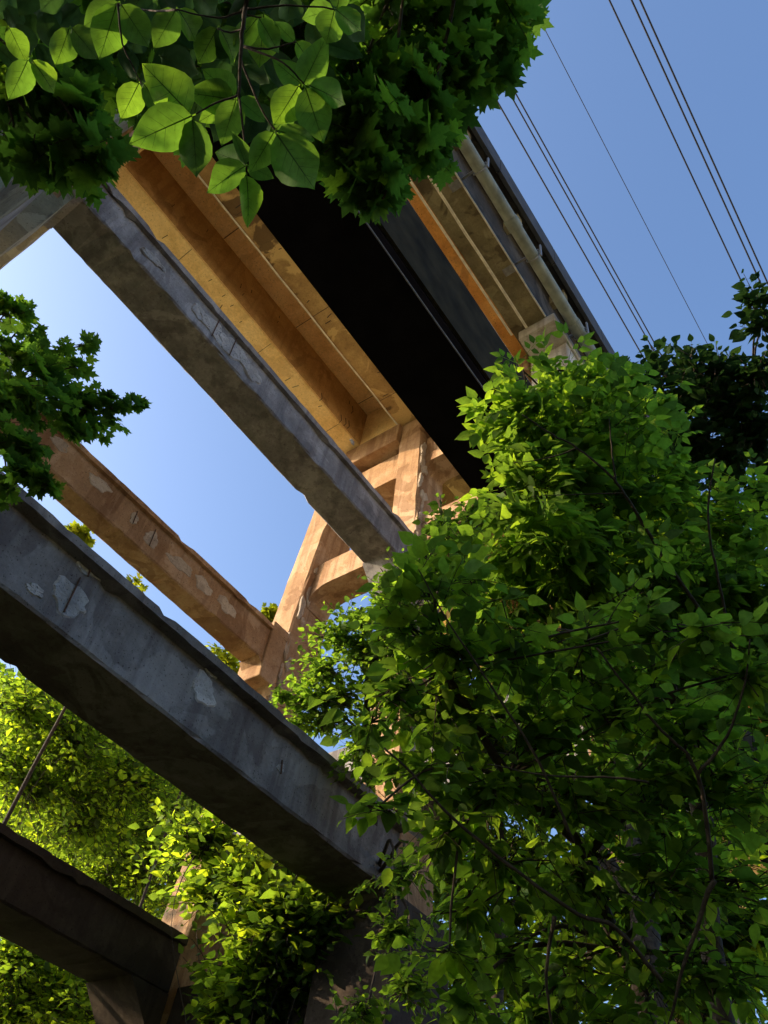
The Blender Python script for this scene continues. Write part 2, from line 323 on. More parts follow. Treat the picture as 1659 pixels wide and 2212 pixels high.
# transverse struts of both bents with haunched ends
def cross(x0, x1, y0, y1, zb, zt, mat, hau=0.8, name='cross_strut'):
    prof = [(x0, zb - hau)]
    for k in range(1, 8): a = k / 7 * math.pi / 2; prof.append((x0 + hau * 1.1 * (1 - math.cos(a)), zb - hau + hau * math.sin(a)))
    for k in range(7, 0, -1): a = k / 7 * math.pi / 2; prof.append((x1 - hau * 1.1 * (1 - math.cos(a)), zb - hau + hau * math.sin(a)))
    prof += [(x1, zb - hau), (x1, zt), (x0, zt)]
    return MB().loft([[(x, y, z) for x, z in prof] for y in np.linspace(y0, y1, 3)]).build(name, mat, bridge, bevel=0.025)
def between(a, b, z): return leg_x(a, z, True) - 0.02, leg_x(b, z, False) + 0.02
for (y0, y1, mat) in ((YF + 0.22, YB - 0.1, M_warm), (YN0 + 0.1, YN1 - 0.14, M_warm)):
    for a, b in ((0, 1), (1, 2)):
        for zb, zt in ((15.05 if y0 > 0 else 13.4, 16.0 if y0 > 0 else 14.4), (18.5, 19.75), (7.6, 9.35)):
            x0, x1 = between(a, b, zb); cross(x0, x1, y0, y1, zb, zt, M_warm if zb > 10 else M_strut, 0.6 if zb < 18 else 0.3)
    x0, x1 = between(0, 1, 4.0); cross(x0, x1, y0, y1, 3.0, 5.2, M_shade, 0.8)
    for a, b in ((0, 1), (1, 2)):                        # ledge under the deck
        x0, x1 = between(a, b, 20.3); MB().box(x0, x1, y0 - 0.35, y1, 20.0, DK - 0.01).build('cap_ledge', M_warm, bridge, bevel=0.03)
# left end of the near cross strut seen beyond the beam
x1 = leg_x(1, 14, False) + 0.02
# deck: three girders, slab, edge, diaphragms
DY0, DY1 = -28.0, 46.0
def girder(x0, x1, mat): return rough_prism(bev(x0, x1, DK, SLAB + 0.02, 0.03), DY0, DY1, 0.6, 0.006, 0.03).build('girder', mat, bridge)
MB().box(-11.289, -11.27, DY0, DY1, DK + 0.06, SLAB - 0.05).build('web_shade', M_brown, bridge)  # thin sheet, shade on the girder side put into a browner colour
girder(-13.3, -11.29, M_ochre); girder(-9.76, -7.74, M_mott); girder(-5.2, -4.18, M_olive)
MB().box(-6.2, -5.202, DY0, DY1, DK + 0.05, SLAB).build('girder', M_orange, bridge)
rough_prism([(-15.2, SLAB), (-3.62, SLAB), (-3.62, SLAB + 0.75), (-15.2, SLAB + 0.75)], DY0, DY1, 0.8, 0.004, 0.02).build('deck_slab', M_ochre, bridge)
MB().box(-4.178, -3.63, DY0, DY1, SLAB - 0.03, SLAB - 0.004).build('overhang_shade', M_dksoff, bridge)  # dark sheet standing in for the shade under the overhang
for y in np.arange(DY0, DY1, 3.05):
    MB().box(-3.618, -3.50, y, y + 3.03, SLAB - 0.12, SLAB + 0.95).build('fascia_panel', M_edge, bridge, bevel=0.01)
for y0, y1 in ((YF - 0.1, YB), (YN0, YN1)):
    MB().box(-11.268, -9.762, y0, y1, DK - 0.005, SLAB - 0.002).build('diaphragm', M_ochre, bridge)
    MB().box(-7.738, -6.202, y0, y1, DK - 0.005, SLAB - 0.002).build('diaphragm', M_ochre, bridge)
MB().box(-5.05, -3.93, 9.15, 11.3, 20.45, DK - 0.004).build('pier_cap', M_pale, bridge, bevel=0.03)
MB().box(-5.1, -3.99, YF - 0.09, YB + 0.02, 17.2, 20.448).build('leg_casing', M_pale, bridge, bevel=0.03)
for y in np.arange(-6, 30, 2.65):                        # stub brackets between girder and slab edge
    MB().box(-4.178, -3.70, y + 2.2, y + 2.45, SLAB - 0.5, SLAB - 0.002).build('corbel', M_olive, bridge, bevel=0.02)
MB().box(-4.177, -4.165, DY0, DY1, DK + 0.05, SLAB - 0.035).build('web_shade', M_dksoff, bridge)  # dark sheet standing in for shade on the outer girder side
# the wide black beam below the right girder
be = MB().loft([[(x, y, z) for x, z in ((-4.81, 11.0), (-3.60, 11.0), (-3.52, 11.08), (-3.47, 13.0), (-4.81, 13.0))] for y in np.linspace(YN1 - 12, 21, 30)]).build('beam', M_black, bridge)
tag(be, 'wide black beam passing beneath the bridge')
MB().box(-3.50, -3.455, YN1 - 12, 21, 11.12, 12.98).build('web_plate', M_blackside, be)
# marks sprayed and cracks
def stroke(pts, r, parent, mat=M_mark, name='crack'):
    MB().tube(pts, r, 4).build(name, mat, parent)
for px, py in ((735, 905), (745, 912), (752, 918), (693, 858), (760, 886)):
    r = at(px, py, 1.0); p = r * (-11.266 / r[0])
    stroke([(-11.266, p[1], p[2] - 0.2), (-11.264, p[1] + 0.06, p[2]), (-11.266, p[1] - 0.02, p[2] + 0.22)], 0.012, bridge)

for k in range(26):                                       # short rust-stained bar ends on the girders and the struts
    y = random.uniform(0.5, 9.6); a = random.uniform(-0.3, 0.3); L = random.uniform(0.08, 0.22)
    if k % 3 == 0: x = random.uniform(-11.9, -11.4); stroke([(x, y, DK - 0.004), (x + L, y + L * a, DK - 0.005)], 0.010, bridge)
    elif k % 3 == 1: x = random.uniform(-9.6, -9.1); stroke([(x, y, DK - 0.004), (x + L, y + L * a, DK - 0.005)], 0.011, bridge)
    else: z = random.uniform(DK + 0.3, SLAB - 0.4); stroke([(-11.267, y, z), (-11.266, y + L * a, z + L)], 0.010, bridge)
for y in (2.2, 5.6, 8.9):                                 # pour joints across the girder undersides and slab
    for x0, x1 in ((-13.2, -11.33), (-9.72, -7.8)): stroke([(x0, y, DK - 0.002), ((x0 + x1) / 2, y + 0.02, DK - 0.002), (x1, y - 0.01, DK - 0.002)], 0.007, bridge)
    stroke([(-11.28, y + 0.5, SLAB - 0.002), (-9.78, y + 0.52, SLAB - 0.002)], 0.010, bridge)

# ------------------------------------------------------------------ pipe, conduits, cables, overhead wires
pipe = empty('drain_pipe', (-3.62, 5, 20.8), 'long grey-green pipe hung along the outer edge of the bridge deck', 'pipe')
ys = np.arange(-14, 34, 3.4)
for y in ys:
    MB().tube([(-3.62, y, 20.8), (-3.62, y + 3.36, 20.8)], 0.165, 18).build('pipe_section', M_pipe, pipe, smooth=False)
    MB().tube([(-3.62, y - 0.16, 20.8), (-3.62, y + 0.16, 20.8)], 0.188, 18).build('coupling', M_pipe, pipe)
for y in (2.1, 4.8, 7.45, 10.1, 12.8, 15.4):
    b = MB().box(-4.5, -4.15, y - 0.11, y + 0.11, DK - 0.035, DK - 0.006).build('bracket', M_galv, pipe)
    MB().box(-4.20, -3.45, y - 0.03, y + 0.03, 21.02, 21.08).build('arm', M_galv, b)
    MB().tube([(-3.62 + 0.20 * math.cos(a), y, 20.8 + 0.20 * math.sin(a)) for a in np.linspace(0, 2 * math.pi, 17)], 0.018, 5).build('clamp', M_galv, b)
    MB().box(-3.42, -3.38, y - 0.03, y + 0.03, 20.6, 21.3).build('hanger', M_galv, b)
def run(name, x, z, r, mat, label, cat, group=None, y0=-14, y1=21, sag=0.0, n=30):
    pts = [(x + random.gauss(0, 0.004), y, z + random.gauss(0, 0.004)) for y in np.linspace(y0, y1, n)]
    o = MB().tube(pts, r, 6).build(name, mat); tag(o, label, cat, group); return o
run('conduit', -0.251 * 20.8, 20.82, 0.035, M_conduit, 'pale conduit beside the orange strip under the deck', 'conduit', 'conduits under the deck', y1=YF - 0.9)
run('conduit', -0.229 * 20.8, 20.82, 0.04, M_conduit, 'pale conduit in the middle of the olive girder underside', 'conduit', 'conduits under the deck', y1=9.12)
run('conduit', -0.2005 * 20.85, 20.87, 0.025, M_conduit, 'thin pale conduit at the outer corner of the olive girder', 'conduit', 'conduits under the deck', y1=9.12)
run('conduit', -0.4675 * 20.88, 20.89, 0.028, M_conduit, 'pale conduit along the edge of the mottled middle girder', 'conduit', 'conduits under the deck', y1=11)
run('cable', -0.327 * 10.95, 10.97, 0.013, M_dkcab, 'lower of two thin grey cables along the black beam', 'cable', 'cables along the black beam')
run('cable', -0.3145 * 11.15, 11.15, 0.011, M_dkcab, 'upper of two thin grey cables along the black beam', 'cable', 'cables along the black beam')
run('cable', -0.2675 * 13.05, 13.03, 0.02, M_conduit, 'pale cable along the top edge of the black beam', 'cable', 'cables along the black beam')
for r_, z, rad, lab in ((-0.1195, 27, 0.024, 'overhead wire closest to the bridge deck'), (-0.104, 27, 0.022, 'left wire of the close pair beside the bridge deck'), (-0.0985, 27, 0.022, 'right wire of the close pair beside the bridge deck'),
                       (-0.042, 29, 0.012, 'thin lone overhead wire in the middle of the blue sky'), (0.025, 29, 0.026, 'left of the three overhead wires at the top right'), (0.0435, 29, 0.028, 'middle of the three overhead wires at the top right'), (0.0505, 29, 0.028, 'right of the three overhead wires at the top right')):
    pts = [(r_ * z, y, z + 0.0006 * (y - 10) ** 2) for y in np.linspace(-35, 60, 40)]
    o = MB().tube(pts, rad, 6).build('overhead_wire', M_wire); tag(o, lab, 'wire', 'overhead wires')

# ------------------------------------------------------------------ leaves and trees
def t_ovate(rows=4, w=0.34, serr=0.0, fold=0.25, bend=0.18, stalk=0.22):
    vs = [(0, 0, 0)]; fs = []
    for k in range(1, rows + 1):
        s = k / (rows + 1.0); h = w * math.sin(math.pi * s ** 0.74) ** 0.95 * (1 - 0.10 * s - 0.30 * s ** 4)
        if serr: h *= 1 + (serr if k % 2 else -serr * 0.6)
        z = -bend * s * s
        vs += [(-h, s - (0.02 if serr and k % 2 else 0), z + fold * h), (0, s, z), (h, s - (0.02 if serr and k % 2 else 0), z + fold * h)]
    vs.append((0, 1, -bend)); L = len(vs) - 1
    fs += [(0, 2, 1), (0, 3, 2)]
    for k in range(rows - 1):
        a = 1 + 3 * k; b = a + 3
        fs += [(a, a + 1, b + 1), (a, b + 1, b), (a + 1, a + 2, b + 2), (a + 1, b + 2, b + 1)]
    a = 1 + 3 * (rows - 1); fs += [(a, a + 1, L), (a + 1, a + 2, L)]
    if stalk:
        k = len(vs); vs += [(-0.011, -stalk, 0.02), (0.011, -stalk, 0.02), (0.008, 0.01, 0), (-0.008, 0.01, 0)]; fs += [(k, k + 1, k + 2), (k, k + 2, k + 3)]
    return np.array(vs, float), np.array(fs, int)
def t_blade(rows=14, w=0.33, serr=0.03, cup=0.5, bend=0.2, wave=0.02, stalk=0.06):
    vs = []; fs = []; cols = (-1.0, -0.55, 0.0, 0.55, 1.0)
    for k in range(rows + 1):
        s = k / rows; h = w * max(0.0, math.sin(math.pi * min(1, s) ** 0.78)) ** 0.8 * (1 - 0.08 * s - 0.25 * s ** 5)
        for c in cols:
            hh = h * (1 + (serr if (k % 2 and abs(c) == 1) else 0)); x = c * hh
            vs.append((x, s - 0.012 * (abs(c) == 1 and k % 2), -bend * s * s + cup * x * x / max(w, 0.01) + wave * math.sin(9 * s + 3 * c) * abs(c)))
    for k in range(rows):
        for c in range(4):
            a = k * 5 + c; fs += [(a, a + 1, a + 6), (a, a + 6, a + 5)]
    k = len(vs); vs += [(-0.011, -stalk, 0.02), (0.011, -stalk, 0.02), (0.008, 0.01, 0), (-0.008, 0.01, 0)]; fs += [(k, k + 1, k + 2), (k, k + 2, k + 3)]
    return np.array(vs, float), np.array(fs, int)
def t_maple(stalk=0.45, bend=0.15, tw=0.0):
    half = [(0.0, 0.0), (0.15, -0.08), (0.34, -0.05), (0.30, 0.07), (0.55, 0.18), (0.43, 0.26), (0.68, 0.50), (0.50, 0.49), (0.50, 0.62), (0.35, 0.54), (0.19, 0.50), (0.27, 0.71), (0.14, 0.72), (0.0, 1.0)]
    pts = half + [(-x, y) for x, y in half[-2:0:-1]]
    vs = [(0, 0.33, 0.03)] + [(x, y, -bend * (y - 0.2) ** 2 - 0.12 * x * x + 0.10 * abs(x) + tw * x * y) for x, y in pts]
    n = len(pts); fs = [(0, 1 + (i + 1) % n, 1 + i) for i in range(n)]
    k = len(vs); vs += [(-0.012, -stalk, 0.05), (0.012, -stalk, 0.05), (0.012, 0.02, 0), (-0.012, 0.02, 0)]; fs += [(k, k + 1, k + 2), (k, k + 2, k + 3)]
    return np.array(vs, float), np.array(fs, int)
def t_compound(pairs=2, rows=2, lw=0.33, size=0.42, droop=0.25):
    V = []; Fc = []
    def put(px, py, pz, ang, L, tilt):
        v, f = t_ovate(rows, lw, 0, 0.3, 0.22, 0)
        v = v * L; c, s = math.cos(ang), math.sin(ang)
        x = v[:, 0] * c + v[:, 1] * s; y = -v[:, 0] * s + v[:, 1] * c; z = v[:, 2] - tilt * v[:, 1]
        k = sum(len(q) for q in V); V.append(np.stack([x + px, y + py, z + pz], 1)); Fc.append(f + k)
    put(0, 0.62, -droop * 0.4, 0.0, size * 1.1, droop)
    for q in range(pairs):
        y = 0.55 - 0.27 * q
        for s in (-1, 1): put(0.03 * s, y, -droop * y * y, s * (1.0 + 0.1 * q), size * (1 - 0.1 * q), droop * 1.2)
    k = sum(len(q) for q in V); V.append(np.array([(-0.008, -0.12, 0.02), (0.008, -0.12, 0.02), (0.005, 0.66, -droop * 0.42), (-0.005, 0.66, -droop * 0.42)])); Fc.append(np.array([(0, 1, 2), (0, 2, 3)]) + k)
    return np.concatenate(V), np.concatenate(Fc)
TEMPL = {'maple': [t_maple(), t_maple(0.5, 0.35, 0.12), t_maple(0.4, -0.1, -0.1)],
         'ovate': [t_ovate(5, 0.33), t_ovate(5, 0.30, 0, 0.4, 0.3), t_ovate(5, 0.36, 0, 0.15, 0.05)],
         'near': [t_blade(14, 0.31, 0.03, 0.5, 0.15, 0.02), t_blade(14, 0.27, 0.03, 0.8, 0.28, 0.03), t_blade(14, 0.33, 0.03, 0.3, 0.05, 0.015)],
         'elder': [t_compound(), t_compound(1, 3, 0.36, 0.5, 0.35), t_compound(2, 2, 0.30, 0.40, 0.05)],
         'small': [t_ovate(2, 0.36, 0, 0.2, 0.2, 0), t_ovate(2, 0.30, 0, 0.4, 0.1, 0)]}
VEIN_FROM = {}
for q, (v, f) in enumerate(TEMPL['near']):                # midrib and side veins standing out under the blade
    w0 = (0.31, 0.27, 0.33)[q]; cup, bend = ((0.5, 0.15), (0.8, 0.28), (0.3, 0.05))[q]
    V = [tuple(p) for p in v]; Fv = [tuple(t) for t in f]; VEIN_FROM[q] = len(Fv)
    def strip(a, b, ra, rb):
        k = len(V); d = np.array(b[:2]) - np.array(a[:2]); nn = np.array([-d[1], d[0]]) / (np.linalg.norm(d) + 1e-9)
        for p, rr in ((a, ra), (b, rb)):
            for sg in (-1, 1):
                x, y = p[0] + nn[0] * rr * sg, p[1] + nn[1] * rr * sg; V.append((x, y, -bend * y * y + cup * x * x / w0 - 0.010))
        Fv.extend([(k, k + 1, k + 3), (k, k + 3, k + 2)])
    for t in range(8): strip((0, t / 8.2), (0, (t + 1) / 8.2), 0.011 - 0.001 * t, 0.010 - 0.001 * t)
    for t in range(5):
        y = 0.12 + 0.15 * t; L = w0 * 0.78 * math.sin(math.pi * min(0.95, y + 0.14) ** 0.74)
        for sg in (-1, 1): strip((0, y), (sg * L, y + 0.15), 0.0028, 0.0012)
    TEMPL['near'][q] = (np.array(V), np.array(Fv))
def norm(a): return a / (np.linalg.norm(a, axis=-1, keepdims=True) + 1e-9)
def tri_mesh(name, V, Fc, o0):
    me = bpy.data.meshes.new(name); V = V - np.array(o0)
    me.vertices.add(len(V)); me.vertices.foreach_set('co', V.astype(np.float32).ravel())
    n = len(Fc); me.loops.add(n * 3); me.loops.foreach_set('vertex_index', Fc.astype(np.int32).ravel())
    me.polygons.add(n); me.polygons.foreach_set('loop_start', np.arange(0, n * 3, 3, dtype=np.int32))
    me.update(calc_edges=True); return me
def sprig_leaves(P, Dr, length, nleaf, size, size_var=0.45, droop=0.35, tilt=0.5, opp=True):
    """leaf frames along many twigs: P, Dr (n, 3)"""
    n = len(P); up = np.array([0, 0, 1.0]); out = []
    side = norm(np.cross(Dr, up) + rng.normal(0, 0.05, (n, 3)))
    for j in range(nleaf):
        s = (j // 2 * 2 + 2) / (nleaf + 1.0) if opp else (j + 1.0) / nleaf
        sg = 1 if j % 2 else -1
        last = j == nleaf - 1
        pos = P + Dr * (length * s)[:, None] - up * (droop * length * s * s * 0.6)[:, None]
        d = Dr * 0.55 + (0 if last else sg) * side * 0.85 + rng.normal(0, 0.28, (n, 3)) - up * droop * 0.6
        d = norm(d); nm = norm(up + rng.normal(0, tilt, (n, 3)))
        X = norm(np.cross(d, nm)); Z = np.cross(X, d)
        L = size * (1 + rng.uniform(-size_var, size_var, n)) * (0.75 + 0.5 * (1 - s) if np.isscalar(s) else 1)
        M = np.stack([X, d, Z], 2) * L[:, None, None]
        out.append((M, pos + d * (L * 0.25)[:, None]))
    return np.concatenate([o[0] for o in out]), np.concatenate([o[1] for o in out])
def strips(paths, r0, r1):                                # thin three-sided twigs; paths (n, k, 3)
    n, k, _ = paths.shape; d = norm(paths[:, -1] - paths[:, 0]); a = norm(np.cross(d, np.array([0.3, 0.2, 0.9]))); b = np.cross(d, a)
    V = []; 
    for q in range(k):
        r = r0 + (r1 - r0) * q / (k - 1)
        for ang in (0, 2.094, 4.189): V.append(paths[:, q] + (a * math.cos(ang) + b * math.sin(ang)) * r)
    V = np.stack(V, 1); Fc = []
    for q in range(k - 1):
        for i in range(3):
            j = (i + 1) % 3; x = q * 3
            Fc += [(x + i, x + j, x + 3 + j), (x + i, x + 3 + j, x + 3 + i)]
    Fc = np.array(Fc)[None] + (np.arange(n) * 3 * k)[:, None, None]
    return V.reshape(-1, 3), Fc.reshape(-1, 3)
LEAF_ME = {}
def leaf_mesh(kind, q, mat):
    key = (kind, q, mat.name)
    if key not in LEAF_ME:
        v, f = TEMPL[kind][q]; me = tri_mesh('leaf', v, f, (0, 0, 0)); me.materials.append(mat)
        if kind == 'near':
            me.materials.append(M_vein); idx = np.zeros(len(f), dtype=np.int32); idx[VEIN_FROM[q]:] = 1; me.polygons.foreach_set('material_index', idx); me.polygons.foreach_set('use_smooth', [True] * len(f))
        LEAF_ME[key] = me
    return LEAF_ME[key]
def emit_leaves(root, kind, Ms, Ps, mat, nsep=300, mats=None):
    """the leaves that show largest become leaf parts, the rest one foliage mass"""
    n = len(Ps); q = rng.integers(0, len(TEMPL[kind]), n)
    px, py, dz = project(Ps)
    show = (dz > 0.3) & (px > -10) & (px < 1669) & (py > -10) & (py < 2222)
    size = np.where(show, np.linalg.norm(Ms[:, :, 1], axis=1) / np.maximum(dz, 0.1), 0)
    order = np.argsort(-size)[:nsep]; order = order[size[order] > 0]
    sep = np.zeros(n, bool); sep[order] = True; o0 = np.array(root.location)
    for i in order:
        o = bpy.data.objects.new('leaf', leaf_mesh(kind, q[i], mat)); C.objects.link(o); o.parent = root
        m = Matrix.Identity(4)
        for r in range(3):
            for c in range(3): m[r][c] = Ms[i, r, c]
            m[r][3] = Ps[i, r] - o0[r]
        o.matrix_basis = m
    V = []; Fs = []; k = 0
    for t, (tv, tf) in enumerate(TEMPL[kind]):
        sel = np.where((q == t) & ~sep)[0]
        if not len(sel): continue
        W = np.einsum('nij,vj->nvi', Ms[sel], tv) + Ps[sel][:, None, :]
        V.append(W.reshape(-1, 3)); Fs.append((tf[None] + (np.arange(len(sel)) * len(tv))[:, None, None]).reshape(-1, 3) + k); k += len(sel) * len(tv)
    if V:
        o = link_mesh('foliage', tri_mesh('foliage', np.concatenate(V), np.concatenate(Fs), o0), mat, root); tag(o, kind='stuff')
def limb(pts, radii, root, name='branch', n=6):
    P = [np.array(p, float) for p in pts]; pp = []; rr = []
    for k in range(len(P) - 1):
        p0 = P[max(k - 1, 0)]; p1 = P[k]; p2 = P[k + 1]; p3 = P[min(k + 2, len(P) - 1)]
        for s in np.linspace(0, 1, 6)[: (6 if k == len(P) - 2 else 5)]:
            pp.append(0.5 * ((2 * p1) + (p2 - p0) * s + (2 * p0 - 5 * p1 + 4 * p2 - p3) * s * s + (-p0 + 3 * p1 - 3 * p2 + p3) * s ** 3)); rr.append(radii[k] + (radii[k + 1] - radii[k]) * s)
    pp = [p + rng.normal(0, r * 0.25, 3) for p, r in zip(pp, rr)]
    return MB().tube(pp, rr, n).build(name, M_bark, root, smooth=True)
def tree(name, label, base, trunk, clumps, kind, mat, leaf, slen, nleaf, group=None, dens=1.0, r0=0.12, droop=0.35, tilt=0.5, nsep=300, cat='tree', limbs=True, twig=0.004, worldcl=(), outward=0.8, flat=0.8):
    root = empty(name, base, label, cat, group)
    tp = [np.array(p, float) for p in trunk]
    rad = np.linspace(r0, r0 * 0.3, len(tp)); limb(tp, rad, root, 'trunk', 9)
    cl = [(at(px, py, dp), rp / F * dp, n) for px, py, dp, rp, n in clumps] + [(np.array(c, float), r, n) for c, r, n in worldcl]
    Ms, Ps, TW = [], [], []
    for c, r, n in cl:
        j = int(np.argmin([np.linalg.norm(c - p) + 0.6 * max(0, p[2] - c[2]) for p in tp])); p0 = tp[j]
        if limbs:
            mid = p0 * 0.45 + c * 0.55 + np.array([0, 0, 0.12 * np.linalg.norm(c - p0)]) + rng.normal(0, 0.05 * np.linalg.norm(c - p0), 3)
            limb([p0, mid, c], [rad[j] * 0.45, rad[j] * 0.28, max(twig * 1.6, rad[j] * 0.10)], root)
        n = max(1, int(n * dens)); u = norm(rng.normal(0, 1, (n, 3))); rr = r * np.minimum(1.55, np.abs(rng.normal(0, 0.62, n)) + 0.12)
        ax = norm(rng.normal(0, 1, (3, 3)))[0]; u2 = u + ax * (u @ ax)[:, None] * 0.35
        P = c + u2 * rr[:, None] * np.array([1, 1, flat]); out = norm(c - p0)
        D = norm((u * outward + out * 0.6 + rng.normal(0, 0.35, (n, 3))) * np.array([1, 1, 0.4 + 0.6 * flat]) + np.array([0, 0, 0.12]))
        L = slen * rng.uniform(0.6, 1.3, n); L = np.minimum(L, r * 1.1 + slen * 0.25); P = P - D * L[:, None] * 0.6
        m, p = sprig_leaves(P, D, L, nleaf, leaf, droop=droop, tilt=tilt); Ms.append(m); Ps.append(p)
        s = np.linspace(0, 1, 4)[None, :, None]; path = P[:, None] + D[:, None] * (L[:, None, None] * s) - np.array([0, 0, 1.0]) * (droop * L[:, None, None] * s * s * 0.6)
        TW.append(strips(path, twig, twig * 0.5))
        kk = rng.choice(n, max(1, n // 3), replace=False); cc = np.repeat(c[None], len(kk), 0); mid = (cc + P[kk]) / 2 + rng.normal(0, 0.05 * r, (len(kk), 3))
        TW.append(strips(np.stack([cc, mid, P[kk]], 1), twig * 2.4, twig * 1.1))
    emit_leaves(root, kind, np.concatenate(Ms), np.concatenate(Ps), mat, nsep)
    V = []; Fs = []; k = 0
    for v, f in TW: V.append(v); Fs.append(f + k); k += len(v)
    link_mesh('twigs', tri_mesh('twigs', np.concatenate(V), np.concatenate(Fs), root.location), M_bark, root)['kind'] = 'stuff'
    return root

def shade_canopy(root, cl, mat, leaf=0.34):                      # unseen leaf masses added to a tree to cast shade
    Ms, Ps = [], []
    for c, r, n in cl:
        u = norm(rng.normal(0, 1, (n, 3))); P = np.array(c) + u * (r * rng.uniform(0.1, 1, n) ** 0.5)[:, None]
        m, p = sprig_leaves(P, norm(u + rng.normal(0, 0.4, (n, 3))), np.full(n, 0.9), 5, leaf, tilt=0.7); Ms.append(m); Ps.append(p)
    emit_leaves(root, 'small', np.concatenate(Ms), np.concatenate(Ps), mat, 0)
# box elder filling the right of the picture
e0 = at(1560, 2500, 5.0); b = (float(e0[0]), float(e0[1]), GZ)
elder = tree('box_elder_tree', 'box elder with bright compound leaves rising in front of the deck edge', b,
     [b, (b[0], b[1] + 0.1, 0.4), at(1540, 2000, 4.9), at(1500, 1650, 4.8), at(1400, 1380, 4.8), at(1300, 1180, 4.9), at(1230, 980, 5.0)],
     [(1130, 800, 5.0, 18, 4), (1205, 800, 5.0, 20, 4), (1250, 845, 5.0, 40, 16), (1290, 850, 5.2, 55, 36), (1075, 850, 4.9, 16, 4), (1090, 905, 4.8, 20, 5), (1130, 860, 4.9, 26, 7), (1115, 975, 4.7, 14, 3), (1090, 1062, 4.6, 12, 3), (1140, 925, 4.8, 35, 11), (1170, 920, 4.8, 65, 40), (1240, 950, 5.0, 110, 70), (1350, 940, 5.4, 100, 60),
      (1145, 1010, 4.6, 30, 10), (1185, 1050, 4.6, 60, 36), (1260, 1090, 4.9, 120, 80), (1400, 1080, 5.2, 120, 70), (1540, 1130, 5.4, 120, 70), (1165, 1180, 4.4, 65, 36), (1230, 1220, 4.6, 110, 60), (1360, 1260, 4.8, 130, 80), (1500, 1290, 5, 130, 80), (1620, 1290, 5, 110, 60),
      (1250, 1400, 5, 140, 70), (1420, 1450, 5, 150, 80), (1580, 1480, 5, 140, 70), (1100, 1330, 4.8, 100, 45)],
     'elder', L_elder, 0.18, 0.5, 7, r0=0.09, twig=0.003, dens=0.42, tilt=0.5, outward=1.0, flat=0.6)
for pl, r_ in (([(1520, 1330), (1422, 1187), (1349, 1066), (1318, 1027), (1248, 969), (1193, 938), (1127, 895)], 0.011), ([(1330, 1045), (1322, 980), (1316, 903)], 0.006), ([(1248, 969), (1180, 990), (1110, 1000)], 0.005), ([(1349, 1066), (1250, 1068), (1140, 1072)], 0.005), ([(1600, 1480), (1560, 1290), (1530, 1120), (1545, 990)], 0.010)):
    limb([at(x, y, 4.25) for x, y in pl], list(np.linspace(r_, r_ * 0.35, len(pl))), elder)
shade_canopy(elder, [((4.0, 1.5, 3.0), 1.8, 120), ((4.8, 5.0, 4.5), 2.0, 140), ((3.4, -3.0, 2.6), 1.6, 100), ((5.0, -1.5, 4.6), 2.0, 120)], L_elder)
# nearer sapling with large single leaves
s0 = at(1430, 2700, 3.2); b = (float(s0[0]), float(s0[1]), GZ)
sap = tree('sapling', 'sapling with large plain leaves filling the lower right, nearest the camera', b,
     [b, at(1420, 2300, 3.2), at(1330, 2050, 3.2), at(1270, 1850, 3.2), at(1100, 1680, 3.1), at(960, 1450, 3.0)],
     [(920, 1200, 3.0, 40, 5), (930, 1270, 2.9, 70, 14), (1010, 1230, 3.0, 60, 10), (880, 1350, 3.0, 70, 12), (980, 1380, 3.0, 110, 26), (1120, 1400, 3.1, 120, 28), (1280, 1370, 3.1, 110, 22), (1400, 1330, 2.9, 90, 16), (1520, 1350, 2.8, 110, 18), (1610, 1450, 2.8, 90, 16),
      (860, 1500, 3.2, 90, 18), (980, 1540, 3.1, 130, 32), (1150, 1560, 3.1, 140, 36), (1330, 1530, 3.1, 130, 34), (1490, 1560, 3.0, 130, 30), (800, 1560, 3.3, 60, 10), (900, 1660, 3.0, 90, 20), (1050, 1700, 3.0, 130, 34), (1230, 1720, 3.1, 140, 38), (1400, 1720, 3.1, 140, 36), (1570, 1700, 3.0, 120, 30),
      (820, 1740, 2.7, 45, 6), (960, 1790, 2.9, 80, 14), (1080, 1870, 3.0, 120, 26), (1250, 1900, 3.1, 140, 34), (1430, 1900, 3.1, 140, 34), (1590, 1900, 3.0, 120, 26), (1010, 1960, 2.9, 70, 10), (970, 2060, 2.7, 50, 7), (1080, 2060, 3.0, 100, 18), (1220, 2080, 3.1, 120, 26), (1400, 2090, 3.1, 130, 28), (1560, 2090, 3.0, 120, 26), (1000, 2160, 2.7, 50, 6), (1150, 2190, 3.1, 100, 18), (1330, 2200, 3.1, 110, 20)],
     'ovate', L_elder, 0.073, 0.3, 7, r0=0.045, twig=0.0025, droop=0.45, tilt=0.5, dens=0.85, flat=0.6)
for pl, r_ in (([(1430, 2120), (1330, 2005), (1250, 1975), (1100, 1870), (960, 1750), (890, 1670), (829, 1615)], 0.0085), ([(1540, 1900), (1507, 1672), (1430, 1580), (1354, 1485), (1290, 1400)], 0.0085), ([(1507, 1672), (1570, 1590), (1609, 1475), (1620, 1380)], 0.0065), ([(1400, 1690), (1330, 1680), (1180, 1675), (1054, 1650)], 0.005), ([(1240, 1820), (1160, 1640), (1060, 1480), (960, 1330), (905, 1230)], 0.006), ([(1540, 1900), (1480, 2080), (1440, 2230)], 0.010), ([(1200, 1980), (1180, 2100), (1195, 2230)], 0.008)):
    limb([at(x, y, 2.7) for x, y in pl], list(np.linspace(r_, r_ * 0.4, len(pl))), sap)
